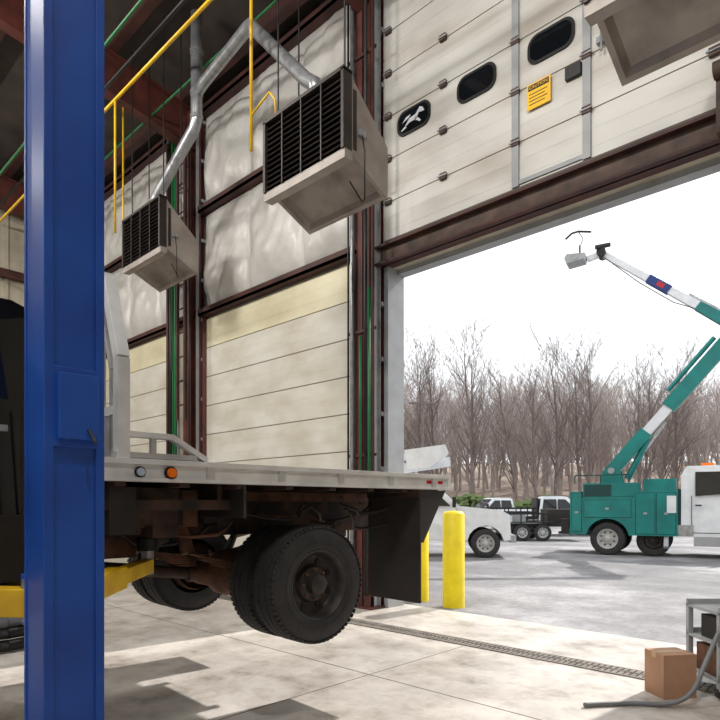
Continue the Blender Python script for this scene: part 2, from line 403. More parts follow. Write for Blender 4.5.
# ------------------------------------------------------------------ unit heaters
def heater(x0,x1,y0,zt):
    b=B(); A=(y0,zt);Bp=(y0,zt-0.85);C=(y0+0.62,zt-1.12);D=(y0+0.62,zt-0.55)
    b.add([(x0,)+A,(x1,)+A,(x1,)+D,(x0,)+D],[(0,1,2,3)],'heater')
    b.add([(x0,)+D,(x1,)+D,(x1,)+C,(x0,)+C],[(0,1,2,3)],'heater')
    for x in (x0,x1):
        b.add([(x,)+A,(x,)+D,(x,)+C,(x,)+Bp],[(0,1,2,3)],'heater')
    lip=0.05
    b.add([(x0,)+Bp,(x1,)+Bp,(x1,)+C,(x0,)+C,
           (x0+lip,Bp[0]+.05,Bp[1]-.02),(x1-lip,Bp[0]+.05,Bp[1]-.02),(x1-lip,C[0]-.05,C[1]+.02),(x0+lip,C[0]-.05,C[1]+.02)],
          [(0,1,5,4),(1,2,6,5),(2,3,7,6),(3,0,4,7)],'heater')
    b.add([(x0+lip,Bp[0]+.05,Bp[1]-.02),(x1-lip,Bp[0]+.05,Bp[1]-.02),(x1-lip,C[0]-.05,C[1]+.02),(x0+lip,C[0]-.05,C[1]+.02),
           (x0+lip+.05,Bp[0]+.10,Bp[1]+.03),(x1-lip-.05,Bp[0]+.10,Bp[1]+.03),(x1-lip-.05,C[0]-.08,C[1]+.08),(x0+lip+.05,C[0]-.08,C[1]+.08)],
          [(0,1,5,4),(1,2,6,5),(2,3,7,6),(3,0,4,7),(4,5,6,7)],'heaterin')
    b.box(x0-0.02,x1+0.02,y0-0.10,y0+0.02,zt-0.95,zt-0.85,'heater')
    b.box(x0-0.02,x0+0.02,y0-0.12,y0+0.01,zt-0.85,zt,'fin'); b.box(x1-0.02,x1+0.02,y0-0.12,y0+0.01,zt-0.85,zt,'fin')
    b.box(x0-0.02,x1+0.02,y0-0.12,y0+0.02,zt-0.02,zt+0.02,'fin')
    b.box(x0,x1,y0-0.01,y0,zt-0.85,zt,'black')
    n=13
    for i in range(n):
        z=zt-0.06-i*(0.77/(n-1))
        b.obox(((x0+x1)/2,y0-0.06,z),(x1-x0-0.04,0.10,0.014),'fin',(0.75,0,0))
    for i in range(1,4):
        x=x0+(x1-x0)*i/4
        b.box(x-0.008,x+0.008,y0-0.118,y0-0.105,zt-0.85,zt,'fin')
    for i in range(10):
        x=x0+0.08+(x1-x0-0.16)*i/9
        b.cyl((x,y0-0.05,zt+0.0),(x,y0-0.05,zt+0.05),0.04,'fin',seg=8)
    xc=(x0+x1)/2
    b.cyl((xc,y0+0.15,zt-0.1),(xc,y0+0.15,zt+0.18),0.09,'galv')
    b.box(x1-0.02,x1+0.03,y0+0.12,y0+0.22,zt-0.62,zt-0.55,'galv')
    b.box(x1,x1+0.006,y0+0.05,y0+0.10,zt-0.80,zt-0.15,'fin')
    for x in (x0+0.1,x1-0.1):
        for yy in (y0+0.02,y0+0.35):
            b.cyl((x,yy,zt-0.3),(x,yy,EAVE+slope*(WY-yy)-0.1),0.011,'black',seg=6)
    b.tube([(x1+0.02,y0+0.17,zt-0.58),(x1+0.06,y0+0.17,zt-0.8),(x1+0.03,y0+0.2,zt-1.3),(x1-0.1,y0+0.3,zt-1.25),(x1-0.25,y0+0.25,zt-0.98)],0.008,'black',6)
    return b.finish('unit_heater')
heater(-5.88,-4.53,4.60,6.15)
heater(-10.78,-9.42,5.10,6.72)
heater(-1.90,-0.50,4.60,6.17)

b=B()
b.tube([(-8.93,5.4,9.75),(-8.93,5.4,8.0),(-9.0,5.4,7.85),(-10.05,5.28,7.05),(-10.10,5.26,6.95),(-10.10,5.25,6.8)],0.095,'galv',14)
b.tube([(-8.93,5.4,8.40),(-8.6,5.35,8.42),(-7.0,5.05,8.25),(-6.85,5.0,8.18),(-6.75,4.98,8.05),(-5.45,4.78,6.62),(-5.25,4.75,6.45),(-5.2,4.75,6.28)],0.085,'galv',14)
for z in (8.0,8.4,9.1): b.cyl((-8.93,5.4,z-0.03),(-8.93,5.4,z+0.03),0.108,'galv',seg=14)
b.finish('flue_pipe')
b=B()
b.tube([(-17,4.0,7.6),(-2.0,4.0,7.6)],0.024,'yellow')
b.tube([(-8.9,4.0,7.6),(-8.9,4.0,5.6)],0.018,'yellow')
b.tube([(-6.33,4.62,9.9),(-6.33,4.62,6.05)],0.022,'yellow')
b.tube([(-6.33,4.62,6.50),(-6.1,4.62,6.58),(-5.98,4.64,6.65),(-5.92,4.68,6.55),(-5.92,4.70,6.3)],0.014,'yellow')
b.tube([(-10.9,5.05,8.9),(-10.9,5.05,6.2),(-10.7,5.1,6.2)],0.018,'yellow')
b.finish('gas_pipe')
b=B(); b.tube([(-17,3.6,7.9),(-2,3.6,7.9)],0.022,'green'); b.tube([(-17,4.5,8.75),(-2,4.5,8.75)],0.03,'black'); b.tube([(-17,5.6,9.0),(-7,5.6,9.0)],0.02,'green'); b.finish('air_line_pipe')
b=B()
for k in range(52):
    z=9.0-k*0.115
    if k%2: b.box(-1.36,-1.325,6.20,6.208,z-0.07,z+0.07,'rusthead')
    else: b.box(-1.345,-1.337,6.185,6.222,z-0.07,z+0.07,'rusthead')
b.finish('hoist_chain')

def fill_lamp(x,y,z,pw,tilt=0.0,size=1.2):  # added overhead fill lights, out of view, to brighten the interior
    b=B(); b.obox((0,0,0.06),(size,0.5,0.12),'galv',(0,0,0)); b.obox((0,0,-0.004),(size*0.92,0.42,0.01),'fill_lamp')
    b.cyl((0,0,0.1),(0,0,0.8),0.012,'black',seg=6)
    o=b.finish('fill_light',(x,y,z)); 
    l=bpy.data.lights.new('fill_area','AREA'); l.shape='RECTANGLE'; l.size=size*0.9; l.size_y=0.4; l.energy=pw; l.color=(1,0.965,0.92)
    lo=bpy.data.objects.new('fill_emitter',l); sc.collection.objects.link(lo); lo.location=(0,0,-0.02); lo.parent=o
    o.rotation_euler=(tilt,0,0)
for x in (-14,-9.0,-4,1.0):
    fill_lamp(x,0.5,8.6,200,0.75)
    fill_lamp(x,-6.0,8.8,180,0.5)

# ------------------------------------------------------------------ flatbed truck on lift
TZ=math.radians(-3)
TO=(-4.17,2.845,0)
b=B()
b.box(-1.17,1.17,-1.5,1.34,1.69,1.725,'under')
for s_ in (1,-1):
    b.box(min(s_*1.17,s_*1.225),max(s_*1.17,s_*1.225),-1.52,1.32,1.715,1.745,'alumw')
    b.box(min(s_*1.185,s_*1.21),max(s_*1.185,s_*1.21),-1.52,1.32,1.645,1.715,'alumw')
    b.box(min(s_*1.13,s_*1.225),max(s_*1.13,s_*1.225),-1.52,1.32,1.625,1.645,'alumw')
    for k in range(5):
        yy=-0.9+k*0.5
        b.box(min(s_*1.21,s_*1.225),max(s_*1.21,s_*1.225),yy,yy+0.05,1.645,1.715,'alum')
b.box(-1.22,1.22,1.30,1.34,1.625,1.745,'alumw')
for k in range(8): b.box(-1.15,1.15,-1.4+k*0.37,-1.34+k*0.37,1.60,1.69,'chassis')
for k in range(2): b.box(1.21,1.213,1.04+k*0.14,1.10+k*0.14,1.67,1.695,'redl')
for k in range(6): b.box(1.0-k*0.4,1.1-k*0.4,1.34,1.343,1.66,1.70,'redl')
b.cyl((1.205,-1.12,1.675),(1.24,-1.12,1.675),0.026,'orange',seg=16); b.cyl((1.205,-1.12,1.675),(1.225,-1.12,1.675),0.036,'black',seg=16)
b.cyl((1.205,-1.29,1.675),(1.23,-1.29,1.675),0.022,'lens',seg=16); b.cyl((1.205,-1.29,1.675),(1.22,-1.29,1.675),0.030,'black',seg=16)
hb=[(1.17,1.74),(1.17,2.27),(0.98,2.74),(-0.98,2.74),(-1.17,2.27),(-1.17,1.74)]
for i in range(5):
    (xa,za),(xb,zb)=hb[i],hb[i+1]
    b.beam((xa,-1.37,za),(xb,-1.37,zb),0.065,0.065,'alumw')
    b.beam((xa*0.90,-1.37,1.74+(za-1.74)*0.92),(xb*0.90,-1.37,1.74+(zb-1.74)*0.92),0.03,0.03,'alum')
b.box(-1.10,1.10,-1.385,-1.375,1.74,2.0,'alum')
for k in range(9): b.box(-0.9+k*0.225-0.015,-0.9+k*0.225+0.015,-1.385,-1.355,2.0,2.68,'alum')
b.box(-1.12,1.12,-1.39,-1.35,1.98,2.03,'alumw')
for s_ in (1,-1):
    x=s_*1.17
    b.beam((x,-1.42,1.765),(x,-0.95,1.765),0.05,0.03,'alum')
    b.beam((x,-1.37,1.875),(x,-1.09,1.875),0.05,0.03,'alumw')
    b.beam((x,-1.10,1.878),(x,-0.88,1.755),0.05,0.03,'alumw')
    b.beam((x,-1.2,1.86),(x,-1.2,1.75),0.03,0.03,'alum')
for s_ in (1,-1):
    b.prism([(0.98,1.62),(1.32,1.62),(1.04,1.20),(0.98,1.20)],'x',s_*1.17-0.01,s_*1.17+0.01,'flap')
    b.box(min(s_*0.60,s_*1.19),max(s_*0.60,s_*1.19),0.985,1.0,0.72,1.62,'flap')
    b.box(min(s_*0.60,s_*1.19),max(s_*0.60,s_*1.19),0.97,1.01,1.56,1.62,'chassis')
    b.box(min(s_*0.62,s_*1.16),max(s_*0.62,s_*1.16),-0.62,-0.60,1.42,1.62,'flap')
for s_ in (1,-1):
    x=s_*0.43
    b.box(x-0.008,x+0.008,-4.6,1.15,1.28,1.53,'chassis')
    b.box(x-(0.07 if s_>0 else 0),x+(0.07 if s_<0 else 0),-4.6,1.15,1.28,1.292,'chassis')
    b.box(x-(0.07 if s_>0 else 0),x+(0.07 if s_<0 else 0),-4.6,1.15,1.518,1.53,'chassis')
    b.box(x-0.05,x+0.05,-1.45,1.2,1.53,1.60,'rust')
    for j in range(6):
        L=0.66-j*0.09; pts=[]
        for k in range(9):
            t=-1+k/4; pts.append((s_*0.53, t*L, 1.06-j*0.018+0.11*(t*L/0.66)**2+0.0))
        for k in range(8): b.beam(pts[k],pts[k+1],0.07,0.014,'rust')
    b.beam((s_*0.53,0.66,1.17),(s_*0.50,0.70,1.33),0.06,0.03,'rust'); b.beam((s_*0.53,-0.66,1.17),(s_*0.47,-0.68,1.33),0.08,0.05,'rust')
    for yy in (-0.07,0.07): b.cyl((s_*0.53-0.045,yy,0.88),(s_*0.53-0.045,yy,1.10),0.01,'rust',seg=6); b.cyl((s_*0.53+0.045,yy,0.88),(s_*0.53+0.045,yy,1.10),0.01,'rust',seg=6)
    b.box(s_*0.53-0.06,s_*0.53+0.06,-0.1,0.1,0.86,0.90,'rust')
    b.cyl((s_*0.36,0.12,0.95),(s_*0.38,0.38,1.50),0.032,'under'); b.cyl((s_*0.36,0.12,0.95),(s_*0.37,0.22,1.2),0.024,'galv')
    b.lathe((s_*0.60,0,0.953),(s_,0,0),[(-0.04,0.20),(0,0.21),(0.12,0.21),(0.13,0.15),(0.3,0.12)],'rust',24)
for yy in (-4.4,-3.3,-2.3,-1.3,-0.75,-0.2,0.55,1.1):
    b.box(-0.43,0.43,yy-0.03,yy+0.03,1.32,1.50,'chassis')
b.cyl((-0.66,0,0.953),(0.66,0,0.953),0.055,'rust',seg=16)
b.lathe((0,-0.20,0.953),(0,1,0),[(-0.14,0.05),(-0.10,0.075),(0.0,0.10),(0.06,0.16),(0.15,0.19),(0.25,0.19),(0.34,0.16),(0.40,0.08),(0.42,0.001)],'rust',24)
b.cyl((0,-0.30,0.96),(0.0,-2.3,1.22),0.045,'chassis',seg=12); b.lathe((0,-0.34,0.96),(0,1,0.0),[(-0.06,0.03),(-0.05,0.06),(0.05,0.06),(0.06,0.03)],'rust',12)
b.cyl((0,-2.2,1.22),(0,-3.2,1.25),0.16,'under',r2=0.2,seg=16)
b.box(0.55,1.0,-2.6,-1.75,1.12,1.45,'under')
b.cyl((-0.62,-1.2,1.33),(-0.62,-0.5,1.33),0.09,'under')
b.tube([(-0.2,-3.2,1.10),(-0.28,-2.3,1.08),(-0.3,-1.0,1.12),(-0.32,-0.55,1.25),(-0.33,-0.2,1.38),(-0.35,0.25,1.38),(-0.6,0.55,1.25),(-0.95,0.62,1.2)],0.035,'rust')
b.cyl((-0.29,-2.0,1.09),(-0.3,-1.2,1.11),0.09,'rust')
b.box(-0.3,0.3,0.40,1.0,1.22,1.46,'under')
b.cyl((0.2,-1.25,1.20),(0.34,-0.72,1.28),0.055,'under'); b.box(0.08,0.36,-1.2,-0.95,1.15,1.35,'rust')
random.seed(3)
for i in range(22):
    x=random.uniform(-0.5,0.95); yy=random.uniform(-1.3,0.5); z=random.uniform(1.36,1.58)
    am=random.uniform(0.6,1.4)
    pts=[(x+0.12*math.sin(k*1.3+i),yy+k*0.12,z-0.12*math.sin(math.pi*k/6)*am) for k in range(7)]
    b.tube(pts,0.011,'under' if i%3 else 'rust',6)
for i in range(14):
    x=random.uniform(0.2,0.95); yy=random.uniform(-1.4,-0.45)
    b.box(x,x+random.uniform(0.06,0.2),yy,yy+random.uniform(0.06,0.2),1.30+random.uniform(0,0.12),1.60,random.choice(['chassis','rust','under']))
b.beam((1.0,-1.42,1.50),(1.0,-0.62,1.50),0.04,0.06,'chassis')
for yy in (-1.35,-0.7): b.beam((1.0,yy,1.50),(1.0,yy,1.62),0.03,0.03,'chassis')
for (x,s_) in ((1.15,1),(0.86,1),(-1.15,-1),(-0.86,-1)):
    b.wheel((x,0,0.953),0.405,0.245,(s_,0,0),'rim','tire',64,48)
b.cyl((-0.9,-3.75,0.953),(0.9,-3.75,0.953),0.05,'rust')
b.wheel((1.02,-3.75,0.953),0.403,0.235,(1,0,0),'rim','tire',64,40); b.wheel((-1.02,-3.75,0.953),0.403,0.235,(-1,0,0),'rim','tire',64,40)
wf=lambda p,z: 1.0 if z<1.98 else 1.0-(z-1.98)*0.28
cab=[(-1.58,1.10),(-1.56,1.95),(-1.66,2.50),(-1.80,2.56),(-2.7,2.56),(-2.85,2.50),(-3.35,2.00),(-4.55,1.86),(-4.70,1.72),(-4.72,1.15),(-4.28,1.10),(-4.2,1.32),(-4.0,1.47),(-3.75,1.52),(-3.5,1.47),(-3.3,1.32),(-3.22,1.05),(-1.58,1.05)]
b.prism(cab,'x',-0.98,0.98,'cabblack',wf)
for s_ in (1,-1):
    q=lambda p,z: (s_*(0.98*wf(p,z)+0.004),p,z)
    b.add([q(-1.85,2.02),q(-1.88,2.42),q(-2.75,2.42),q(-3.12,2.02)],[(0,1,2,3)],'glass')
    b.box(min(s_*0.975,s_*0.986),max(s_*0.975,s_*0.986),-1.80,-1.79,1.12,2.0,'under'); b.box(min(s_*0.975,s_*0.986),max(s_*0.975,s_*0.986),-3.12,-3.11,1.12,2.0,'under')
    b.box(min(s_*0.98,s_*1.01),max(s_*0.98,s_*1.01),-1.98,-1.86,1.86,1.89,'grey')
    b.box(min(s_*1.02,s_*1.22),max(s_*1.02,s_*1.22),-3.12,-3.02,1.98,2.28,'under'); b.beam((s_*0.96,-3.0,2.08),(s_*1.05,-3.06,2.1),0.03,0.03,'under')
    b.box(min(s_*0.62,s_*0.92),max(s_*0.62,s_*0.92),-4.735,-4.70,1.52,1.70,'lens')
b.add([(-0.8,-1.60,2.05),(0.8,-1.60,2.05),(0.72,-1.655,2.42),(-0.72,-1.655,2.42)],[(0,1,2,3)],'glass')
b.add([(-0.86,-3.32,2.04),(0.86,-3.32,2.04),(0.76,-2.87,2.46),(-0.76,-2.87,2.46)],[(0,1,2,3)],'glass')
b.box(-0.58,0.58,-4.74,-4.70,1.42,1.70,'grey'); b.box(-1.0,1.0,-4.85,-4.68,1.12,1.32,'alum')
b.box(0.80,1.05,-3.1,-1.7,1.02,1.06,'under')
b.finish('flatbed_truck',TO,TZ,bevel=0.004)

# ------------------------------------------------------------------ two post lift
b=B()
for s_ in (1,-1):
    cx=s_*1.645; cy=-1.80; hx,hy=0.125,0.11
    b.box(cx-hx,cx+hx,cy-hy,cy+hy,0.02,3.9,'blue')
    for e in (-1,1):
        b.box(cx+e*hx-0.012,cx+e*hx+0.012,cy-hy-0.006,cy-hy+0.03,0.02,3.9,'blue'); b.box(cx+e*hx-0.012,cx+e*hx+0.012,cy+hy-0.03,cy+hy+0.006,0.02,3.9,'blue')
    b.box(cx-0.25,cx+0.25,cy-0.25,cy+0.25,0,0.025,'blued')
    for i in (-1,1):
        for j in (-1,1): b.cyl((cx+i*0.2,cy+j*0.2,0.02),(cx+i*0.2,cy+j*0.2,0.07),0.015,'galv',seg=6)
    ox=cx+s_*hx
    b.box(min(ox,ox+s_*0.012),max(ox,ox+s_*0.012),cy-0.085,cy+0.095,1.73,2.05,'blue')
    b.box(min(ox,ox+s_*0.05),max(ox,ox+s_*0.05),cy-0.07,cy+0.08,1.76,2.02,'blue')
    b.cyl((ox+s_*0.05,cy+0.04,1.80),(ox+s_*0.09,cy+0.05,1.75),0.008,'black',seg=6)
    ci=cx-s_*(hx+0.05)
    b.box(min(ci,cx-s_*hx),max(ci,cx-s_*hx),cy-0.10,cy+0.10,1.0,1.65,'blued')
    b.box(min(ci-s_*0.08,ci),max(ci-s_*0.08,ci),cy-0.10,cy+0.10,0.98,1.20,'blue')
    for (tx,ty) in ((0.47,-0.92),(0.47,-2.9)):
        sgn = 1 if ty>cy else -1
        p1=Vector((ci-s_*0.02,cy+0.06*sgn,1.08)); p2=Vector((s_*tx,ty,1.10)); d=(p2-p1); mid_=p1+d*0.55
        b.beam(p1,mid_,0.11,0.12,'yellow'); b.beam(p1+d*0.5,p2,0.085,0.09,'yellow')
        b.cyl(p2+Vector((0,0,-0.06)),p2+Vector((0,0,0.10)),0.04,'galv'); b.cyl(p2+Vector((0,0,0.10)),p2+Vector((0,0,0.18)),0.07,'black')
        b.cyl(p1+Vector((0,0,-0.08)),p1+Vector((0,0,0.10)),0.05,'galv')
b.box(-1.53,1.53,-1.9,-1.7,0,0.03,'blued')
b.finish('two_post_lift',TO,TZ,bevel=0.006)

# ------------------------------------------------------------------ floor items
b=B()
b.box(-9.5,3.0,5.42,5.64,0.0,0.004,'chassis')
x=-9.5
while x<3.0:
    b.box(x,x+0.040,5.43,5.63,0.004,0.010,'grate'); x+=0.055
b.box(-9.5,3.0,5.40,5.43,0.0,0.010,'grate'); b.box(-9.5,3.0,5.63,5.66,0,0.010,'grate'); b.box(-9.5,3.0,5.52,5.54,0.004,0.010,'grate')
b.finish('trench_drain')
b=B()
for x in (-8.6,-3.6,1.4): b.box(x-0.004,x+0.004,YB,5.36,0.0,0.002,'grate')
for y in (3.9,-1.0): b.box(XL,XR,y-0.004,y+0.004,0.0,0.002,'grate')
b.finish('floor_joints')
b=B(); b.box(-0.14,0.14,-0.12,0.12,0,0.34,'card'); b.box(-0.142,0.142,-0.025,0.025,0.30,0.342,'tape'); b.box(-0.14,0.14,-0.002,0.002,0.34,0.343,'chassis')
b.finish('cardboard_box',(-1.50,5.14,0.001),math.radians(52),bevel=0.004)
b=B()
for x in (-0.3,0.3):
    for yy in (-0.22,0.22):
        b.box(x-0.02,x+0.02,yy-0.02,yy+0.02,0.06,0.66,'grey'); b.cyl((x,yy-0.015,0.04),(x,yy+0.015,0.04),0.04,'tire')
for z in (0.12,0.40,0.64):
    b.box(-0.32,0.32,-0.24,0.24,z,z+0.02,'grey')
    for e in (-0.23,0.23): b.box(-0.32,0.32,e-0.01,e+0.01,z,z+0.06,'grey')
b.box(-0.28,-0.02,-0.2,0.15,0.14,0.36,'rust'); b.cyl((0.14,-0.1,0.14),(0.14,-0.1,0.34),0.09,'chassis'); b.box(-0.27,0.2,-0.2,0.1,0.42,0.60,'under'); b.cyl((-0.2,-0.21,0.5),(0.15,-0.21,0.5),0.06,'rust')
for z in (0.2,0.28,0.48,0.56): b.box(-0.31,0.31,-0.235,-0.225,z,z+0.012,'galv')
b.finish('parts_cart',(-1.10,5.60,0.013),math.radians(43))
def cr(P,n=6):
    P=[Vector(p) for p in P]; out=[]
    for i in range(len(P)-1):
        p0=P[max(i-1,0)];p1=P[i];p2=P[i+1];p3=P[min(i+2,len(P)-1)]
        for k in range(n):
            t=k/n; out.append(0.5*((2*p1)+(p2-p0)*t+(2*p0-5*p1+4*p2-p3)*t*t+(3*p1-p0-3*p2+p3)*t**3))
    out.append(P[-1]); return out
b=B()
P=[(-1.86,4.36,0.02),(-1.75,4.50,0.02),(-1.60,4.66,0.02),(-1.40,4.80,0.03),(-1.28,4.90,0.12),(-1.22,5.02,0.32),(-1.16,5.15,0.54),(-1.10,5.32,0.70),(-1.02,5.5,0.73),(-0.85,5.6,0.72),(-0.6,5.5,0.1),(-0.3,5.1,0.02),(0.3,4.6,0.02)]
b.tube(cr(P),0.018,'hose'); b.finish('air_hose')
b=B()
for k in range(4):
    pts=[(-7.3+0.5*math.cos(t*0.35)*(1-0.06*k),1.95+0.5*math.sin(t*0.35)*(1-0.06*k),0.07+0.12*k) for t in range(19)]
    b.tube(pts,0.06,'black' if k!=2 else 'hose')
b.finish('exhaust_hose_coil')

def bollard(x,y,r,h):
    b=B(); b.lathe((0,0,0),(0,0,1),[(0,r),(h-0.06,r),(h-0.02,r*0.8),(h,0.001)],'bollard',24); b.finish('bollard',(x,y,-0.03))
bollard(-5.2,7.50,0.165,1.45); bollard(-5.93,7.62,0.14,1.35)

# ------------------------------------------------------------------ bucket truck
b=B()
for s_ in (1,-1): b.box(-1.1,5.0,s_*0.42-0.04,s_*0.42+0.04,0.70,0.92,'under')
b.cyl((0,-1,0.5),(0,1,0.5),0.07,'under'); b.cyl((4.1,-1,0.5),(4.1,1,0.5),0.06,'under'); b.cyl((1.25,-0.9,0.47),(1.25,0.9,0.47),0.06,'under')
for s_ in (1,-1):
    b.wheel((0,s_*1.15,0.5),0.5,0.26,(0,s_,0),'rimw'); b.wheel((0,s_*0.86,0.5),0.5,0.26,(0,s_,0),'rimw'); b.wheel((4.1,s_*1.12,0.5),0.5,0.28,(0,s_,0),'rimw')
    b.wheel((1.25,s_*0.92,0.47),0.47,0.26,(0,s_,0),'rim')
arch=[(0.62*math.cos(math.radians(a)),0.5+0.62*math.sin(math.radians(a))) for a in range(170,9,-16)]
prof=[(-1.08,0.62),(-1.08,1.95),(-0.75,1.95),(-0.75,1.75),(0.75,1.75),(0.75,1.95),(1.9,1.95),(1.9,0.62),(0.70,0.62)]+arch[::-1]+[(-0.70,0.62)]
for (a0,a1) in ((-1.2,-0.66),(0.66,1.2)): b.prism(prof,'y',a0,a1,'teal')
for s_ in (1,-1):
    y0=s_*1.2
    for (xa,xb,za,zb) in ((-1.02,-0.74,0.72,1.88),(-0.66,0.66,1.16,1.68),(0.80,1.30,0.68,1.88),(1.36,1.84,0.68,1.88)):
        b.box(xa,xb,min(y0,y0+s_*0.02),max(y0,y0+s_*0.02),za,zb,'teal')
        b.box(xa-0.015,xb+0.015,min(y0,y0+s_*0.005),max(y0,y0+s_*0.005),za-0.015,zb+0.015,'teald')
        b.box((xa+xb)/2-0.05,(xa+xb)/2+0.05,min(y0+s_*0.02,y0+s_*0.04),max(y0+s_*0.02,y0+s_*0.04),(za+zb)/2-0.03,(za+zb)/2+0.03,'galv')
b.box(-1.08,1.9,-0.66,0.66,0.92,1.1,'teald'); b.box(-1.12,-1.06,-1.15,1.15,0.6,0.78,'teal'); b.box(-1.45,-1.10,-1.1,1.1,0.62,0.70,'under')
b.box(-1.35,-1.12,-1.18,-0.98,0.62,1.1,'black'); b.box(1.9,1.96,-1.1,1.1,0.75,2.0,'teald')
b.box(-0.7,0.9,-1.15,-0.72,1.75,2.2,'teal'); b.box(-0.66,0.10,-1.17,-1.15,1.80,2.15,'teald'); b.box(0.14,0.86,-1.17,-1.15,1.80,2.15,'teal')
b.box(-1.0,-0.2,0.7,1.15,1.95,2.25,'teal'); b.box(1.0,1.85,-1.15,-0.5,1.95,2.30,'teal'); b.box(1.5,2.3,-1.16,-0.8,0.62,0.95,'galv')
b.box(1.62,1.86,-1.23,-1.20,1.3,1.8,'white')
b.beam((1.6,-1.0,0.7),(1.6,-1.28,0.3),0.12,0.12,'grey')
for x in (-0.95,-0.2,0.6): b.cyl((x,-1.1,2.2),(x,-1.1,2.45),0.02,'teald',seg=6)
b.cyl((-0.95,-1.1,2.45),(0.6,-1.1,2.45),0.02,'teald',seg=6)
b.cyl((0,0,0.9),(0,0,2.05),0.32,'teal',seg=20); b.cyl((0,0,2.05),(0,0,2.2),0.4,'teal',seg=20)
for s_ in (1,-1): b.prism([(-0.35,2.2),(0.35,2.2),(0.25,2.72),(-0.05,2.8),(-0.25,2.6)],'y',s_*0.22-0.03,s_*0.22+0.03,'teal')
p0=Vector((0,0,2.62)); p1=Vector((3.35,0,6.6)); d=p1-p0
b.beam(p0-d*0.02,p0+d*0.30,0.32,0.40,'teal'); b.beam(p0+d*0.28,p0+d*0.50,0.24,0.28,'white'); b.beam(p0+d*0.48,p1,0.32,0.42,'teal')
b.cyl((0.45,0,2.35),p0+d*0.28+Vector((0.12,0,-0.15)),0.10,'teal'); b.cyl(p0+d*0.2+Vector((0.2,0,-0.28)),p0+d*0.42+Vector((0.12,0,-0.2)),0.055,'galv')
b.cyl(p0+d*0.55+Vector((-0.25,0,0.24)),p0+d*0.92+Vector((-0.25,0,0.24)),0.07,'teal')
b.cyl((0,-0.28,2.62),(0,0.28,2.62),0.10,'grey'); 
b.cyl(p1+Vector((0,-0.32,0)),p1+Vector((0,0.32,0)),0.28,'teal',seg=20)
q0=p1+Vector((0.1,-0.02,0.1)); q1=Vector((-0.30,-0.02,9.66)); e=q1-q0
b.beam(q0,q0+e*0.28,0.26,0.32,'teal',0.22,0.26); b.beam(q0+e*0.27,q1,0.20,0.24,'white',0.15,0.17)
b.beam(q0+e*0.48,q0+e*0.64,0.235,0.25,'blued',0.22,0.24); b.beam(q0+e*0.52,q0+e*0.57,0.245,0.14,'redl')
b.beam(q0+e*0.06+Vector((0,0,0.24)),q0+e*0.34+Vector((0,0,0.2)),0.08,0.08,'galv')
b.tube([q0+e*0.3+Vector((0,-.1,-.15)),q0+e*0.45+Vector((0,-.1,-.32)),q0+e*0.7+Vector((0,-.1,-.30)),q1+Vector((0,-.1,-.1))],0.015,'under',6)
b.cyl(q1+Vector((0,-0.25,0)),q1+Vector((0,0.25,0)),0.14,'under'); b.beam(q1,q1+Vector((-0.45,0,-0.10)),0.16,0.16,'white')
b.cyl(q1+Vector((-0.15,-0.3,0.12)),q1+Vector((0.25,-0.1,0.2)),0.07,'under')
bx=q1.x-0.75; bz=q1.z-0.12
b.prism([(bx-0.28,bz-0.16),(bx+0.26,bz-0.10),(bx+0.30,bz+0.08),(bx-0.26,bz+0.14),(bx-0.34,bz+0.02)],'y',-0.5,0.1,'grey'); b.cyl((bx,-0.52,bz),(bx,-0.50,bz),0.1,'grey')
b.tube([(bx-0.35,-0.2,bz+0.75),(bx-0.15,-0.2,bz+0.9),(bx+0.05,-0.2,bz+0.92),(bx+0.45,-0.2,bz+0.82)],0.035,'under'); b.cyl((bx+0.1,-0.2,bz+0.1),(bx+0.1,-0.2,bz+0.45),0.03,'under',seg=6)
b.tube([(bx+0.1,-0.2,bz+0.4),(bx+0.2,-0.2,bz+0.65),(bx+0.05,-0.2,bz+0.92)],0.015,'under',6)
cw=lambda p,z: 1.0 if z<1.85 else 1.0-(z-1.85)*0.16
cab=[(1.98,0.85),(1.98,2.40),(2.13,2.66),(3.20,2.66),(3.40,2.55),(3.75,1.92),(4.95,1.72),(5.10,1.5),(5.12,0.72),(4.72,0.70),(4.62,0.9),(4.4,1.1),(4.1,1.16),(3.8,1.1),(3.6,0.9),(3.52,0.62),(2.2,0.62)]
b.prism(cab,'y',-1.12,1.12,'white',cw)
for s_ in (1,-1):
    q=lambda p,z: (p,s_*(1.12*cw(p,z)+0.006),z)
    b.add([q(2.34,1.78),q(2.34,2.48),q(3.14,2.48),q(3.50,1.88)],[(0,1,2,3)],'glass')
    for (xa) in (2.24,3.56): b.box(xa,xa+0.02,min(s_*1.12,s_*1.126),max(s_*1.12,s_*1.126),0.7,1.8,'under')
    b.box(2.24,3.56,min(s_*1.12,s_*1.126),max(s_*1.12,s_*1.126),0.72,0.74,'under')
    b.box(2.34,2.50,min(s_*1.12,s_*1.15),max(s_*1.12,s_*1.15),1.50,1.54,'black')
    b.box(3.5,3.62,min(s_*1.3,s_*1.45),max(s_*1.3,s_*1.45),1.85,2.4,'black'); b.beam((3.56,s_*1.1,2.3),(3.56,s_*1.35,2.3),0.03,0.03,'black')
    b.box(2.3,3.4,min(s_*0.8,s_*1.15),max(s_*0.8,s_*1.15),0.35,0.62,'grey')
b.add([(3.79,-0.95,1.95),(3.79,0.95,1.95),(3.43,0.88,2.52),(3.43,-0.88,2.52)],[(0,1,2,3)],'glass')
b.box(5.10,5.14,-0.6,0.6,0.9,1.5,'grey'); b.box(5.05,5.3,-1.15,1.15,0.5,0.72,'galv')
b.box(2.5,2.8,-0.2,0.2,2.66,2.78,'orange')
b.finish('bucket_truck',(-7.43,19.54,-0.03),math.radians(14.2),bevel=0.02)

